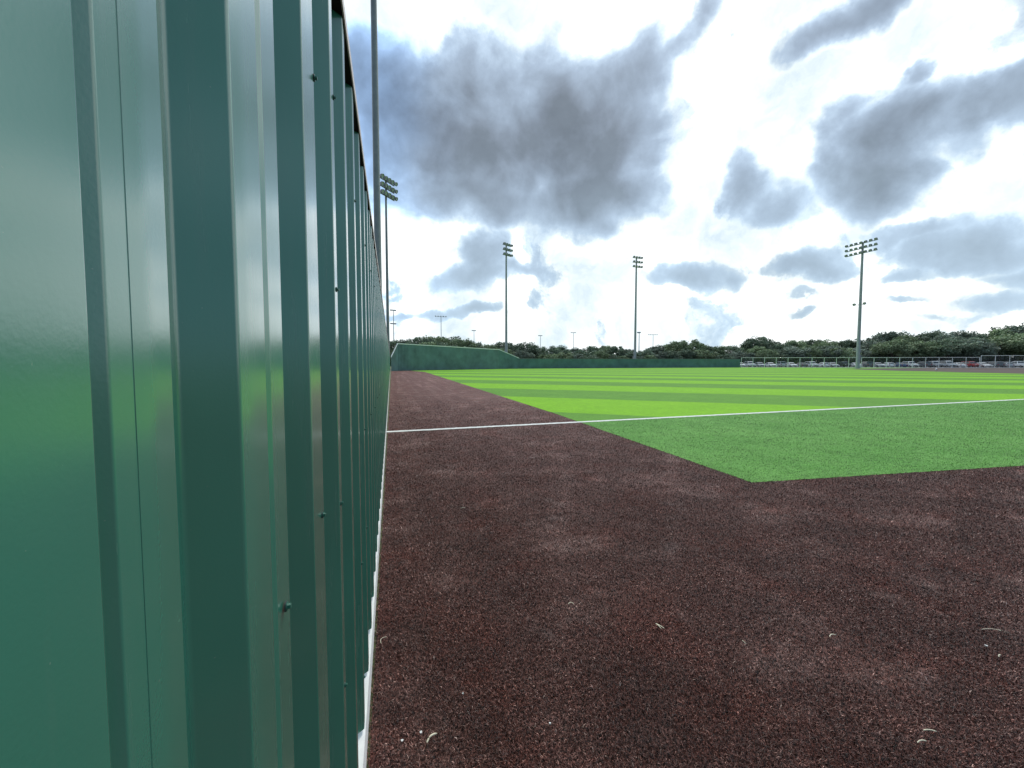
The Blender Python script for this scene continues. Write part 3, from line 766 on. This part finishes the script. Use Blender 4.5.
# cloud banks: centre, half sizes (as seen, in degrees after conversion), tilt, weight
blobs = [(385,105,62,62,0,.9),(455,140,95,78,5,1.15),(560,130,105,72,0,1.2),(625,80,62,48,20,1.0),(675,40,45,26,40,.75),(590,190,72,46,0,1.15),(480,190,100,32,0,.9),(520,85,60,40,0,.6),
         (860,8,90,34,5,.95),(800,30,40,18,0,.5),(872,168,46,40,-20,1.0),(895,122,62,34,0,.95),(850,110,30,22,0,.6),(1000,95,70,30,6,.9),(960,140,36,22,0,.45),(1060,90,80,40,0,.8),(905,78,22,16,30,.7),
         (755,178,32,40,15,.75),(788,210,44,20,0,.7),(800,190,26,16,0,.4),(985,236,95,24,-6,.9),(1010,262,50,12,0,.6),(910,222,44,12,0,.6),(1060,260,70,30,0,.9),
         (488,258,20,34,-15,.85),(470,280,50,12,8,.8),(520,268,34,9,0,.7),(685,283,48,14,0,.85),(798,267,55,14,0,.9),(455,316,42,6,4,.75),(405,318,20,5,0,.5),(1000,300,60,14,0,.6),(905,268,30,9,0,.6),(660,306,20,5,0,.4),(800,292,20,5,0,.5),(800,308,18,5,0,.5),(900,300,30,5,0,.45),(940,318,60,5,0,.4),
         (430,-90,180,60,0,.5),(700,-140,160,60,0,.8),(1100,-60,120,60,0,.8),(200,60,160,90,0,.7),(250,-120,160,80,0,.8)]
acc = None
for (x, y, a, b, rot, wt) in blobs:
    A0, E0 = azel(x, y); A1, E1 = azel(x+a, y); A2, E2 = azel(x, y-b)
    ra = math.hypot(A1-A0, E1-E0); rb = math.hypot(A2-A0, E2-E0)
    mp = t.node('ShaderNodeMapping', vector_type='TEXTURE', i_Location=(A0, E0, 0), i_Rotation=(0, 0, R(rot)), i_Scale=(ra, rb, 1)); t.l.new(cmb.outputs[0], mp.inputs[0])
    ln = t.node('ShaderNodeVectorMath', operation='LENGTH'); t.l.new(mp.outputs[0], ln.inputs[0])
    v = t.rng(ln.outputs['Value'], .1, 1.75, wt*1.05, 0, True)
    if acc is None: acc = v
    else:
        n = t.n.new('ShaderNodeMath'); n.operation = 'SMOOTH_MAX'; n.inputs[2].default_value = .18
        t.l.new(acc, n.inputs[0]); t.l.new(v, n.inputs[1]); acc = n.outputs[0]
dot = t.node('ShaderNodeVectorMath', operation='DOT_PRODUCT', i_1=(math.sin(PSI), math.cos(PSI), 0)); t.l.new(D_, dot.inputs[0])
behind = t.rng(dot.outputs['Value'], .35, -.15, 0, 1, True)
gen = t.rng(t.noise(Dw, 2.4, 5, .55), .40, .66, .1, 1.1)
acc = t.math('ADD', t.math('MULTIPLY', acc, t.math('SUBTRACT', 1, behind)), t.math('MULTIPLY', gen, behind))
puff = t.math('MULTIPLY', t.rng(t.noise(Dw, 6.5, 7, .6), .50, .74, 0, .44, True), t.rng(acc, .1, .5, 1, .3))
acc = t.math('ADD', acc, puff)
nz = t.noise(D_, 8, 6, .52, .35); nz2 = t.noise(D_, 26, 5, .5)
edge = t.math('ADD', t.math('MULTIPLY', t.math('SUBTRACT', nz, .5), 1.35), t.math('MULTIPLY', t.math('SUBTRACT', nz2, .5), .34))
dens = t.math('ADD', acc, t.math('MULTIPLY', edge, t.rng(acc, 0, .5, .25, 1)))
thick = t.rng(dens, .20, 1.28, 0, 1)
cloudc = t.ramp(thick, [(0, (1.32, 1.37, 1.38)), (.14, (.90, 1.04, 1.12)), (.26, (.58, .73, .90)), (.42, (.42, .53, .67)), (.66, (.30, .375, .47)), (.86, (.225, .275, .34)), (1, (.18, .22, .265))])
bluish = t.rng(az, azel(470, 100)[0], azel(370, 100)[0], 0, 1, True)
bluish = t.math('MULTIPLY', bluish, t.rng(dot.outputs['Value'], 0, .5))
cloudc = t.mix(t.math('MULTIPLY', bluish, .8), cloudc, (.84, 1.06, 1.36, 1), 'MULTIPLY')
# wisps of pale blue in the white
wisp = t.rng(t.noise(Dw, 5.5, 7, .6), .40, .66, 0, .85)
white = t.mix(wisp, (1.38, 1.42, 1.42, 1), (.66, .82, .92, 1))
lump = t.rng(t.noise(vadd(D_, warp(5, .12, 3)), 8.5, 6, .58), .34, .68, .90, 1.2)
hz = t.rng(el, R(30), R(4), 0, .62, True)
cloudc = t.mix(t.math('MULTIPLY', hz, t.math('SUBTRACT', 1, behind)), cloudc, (.50, .66, .80, 1))
lm = t.node('ShaderNodeVectorMath', operation='SCALE'); t.l.new(cloudc, lm.inputs[0]); t.l.new(lump, lm.inputs[3])
c = t.mix(t.rng(thick, 0, .14), white, lm.outputs[0])
nish = t.node('ShaderNodeTexSky', sky_type='NISHITA', sun_disc=False, sun_elevation=SEL, sun_rotation=SAZ)
nsc = t.node('ShaderNodeVectorMath', operation='SCALE', i_3=.1); t.l.new(nish.outputs[0], nsc.inputs[0])
c = t.mix(.93, nsc.outputs[0], c)
# unseen overcast behind the camera, dimmed and blued for darker fence slopes
dull = t.node('ShaderNodeVectorMath', operation='SCALE'); t.l.new(t.mix(behind, c, t.mix(1.0, c, (.80, .97, 1.12, 1), 'MULTIPLY')), dull.inputs[0]); t.l.new(t.rng(behind, 0, 1, 1.0, .55), dull.inputs[3])
t.l.new(dull.outputs[0], bg.inputs['Color']); bg.inputs['Strength'].default_value = 1.0
w.cycles.sampling_method = 'AUTOMATIC'
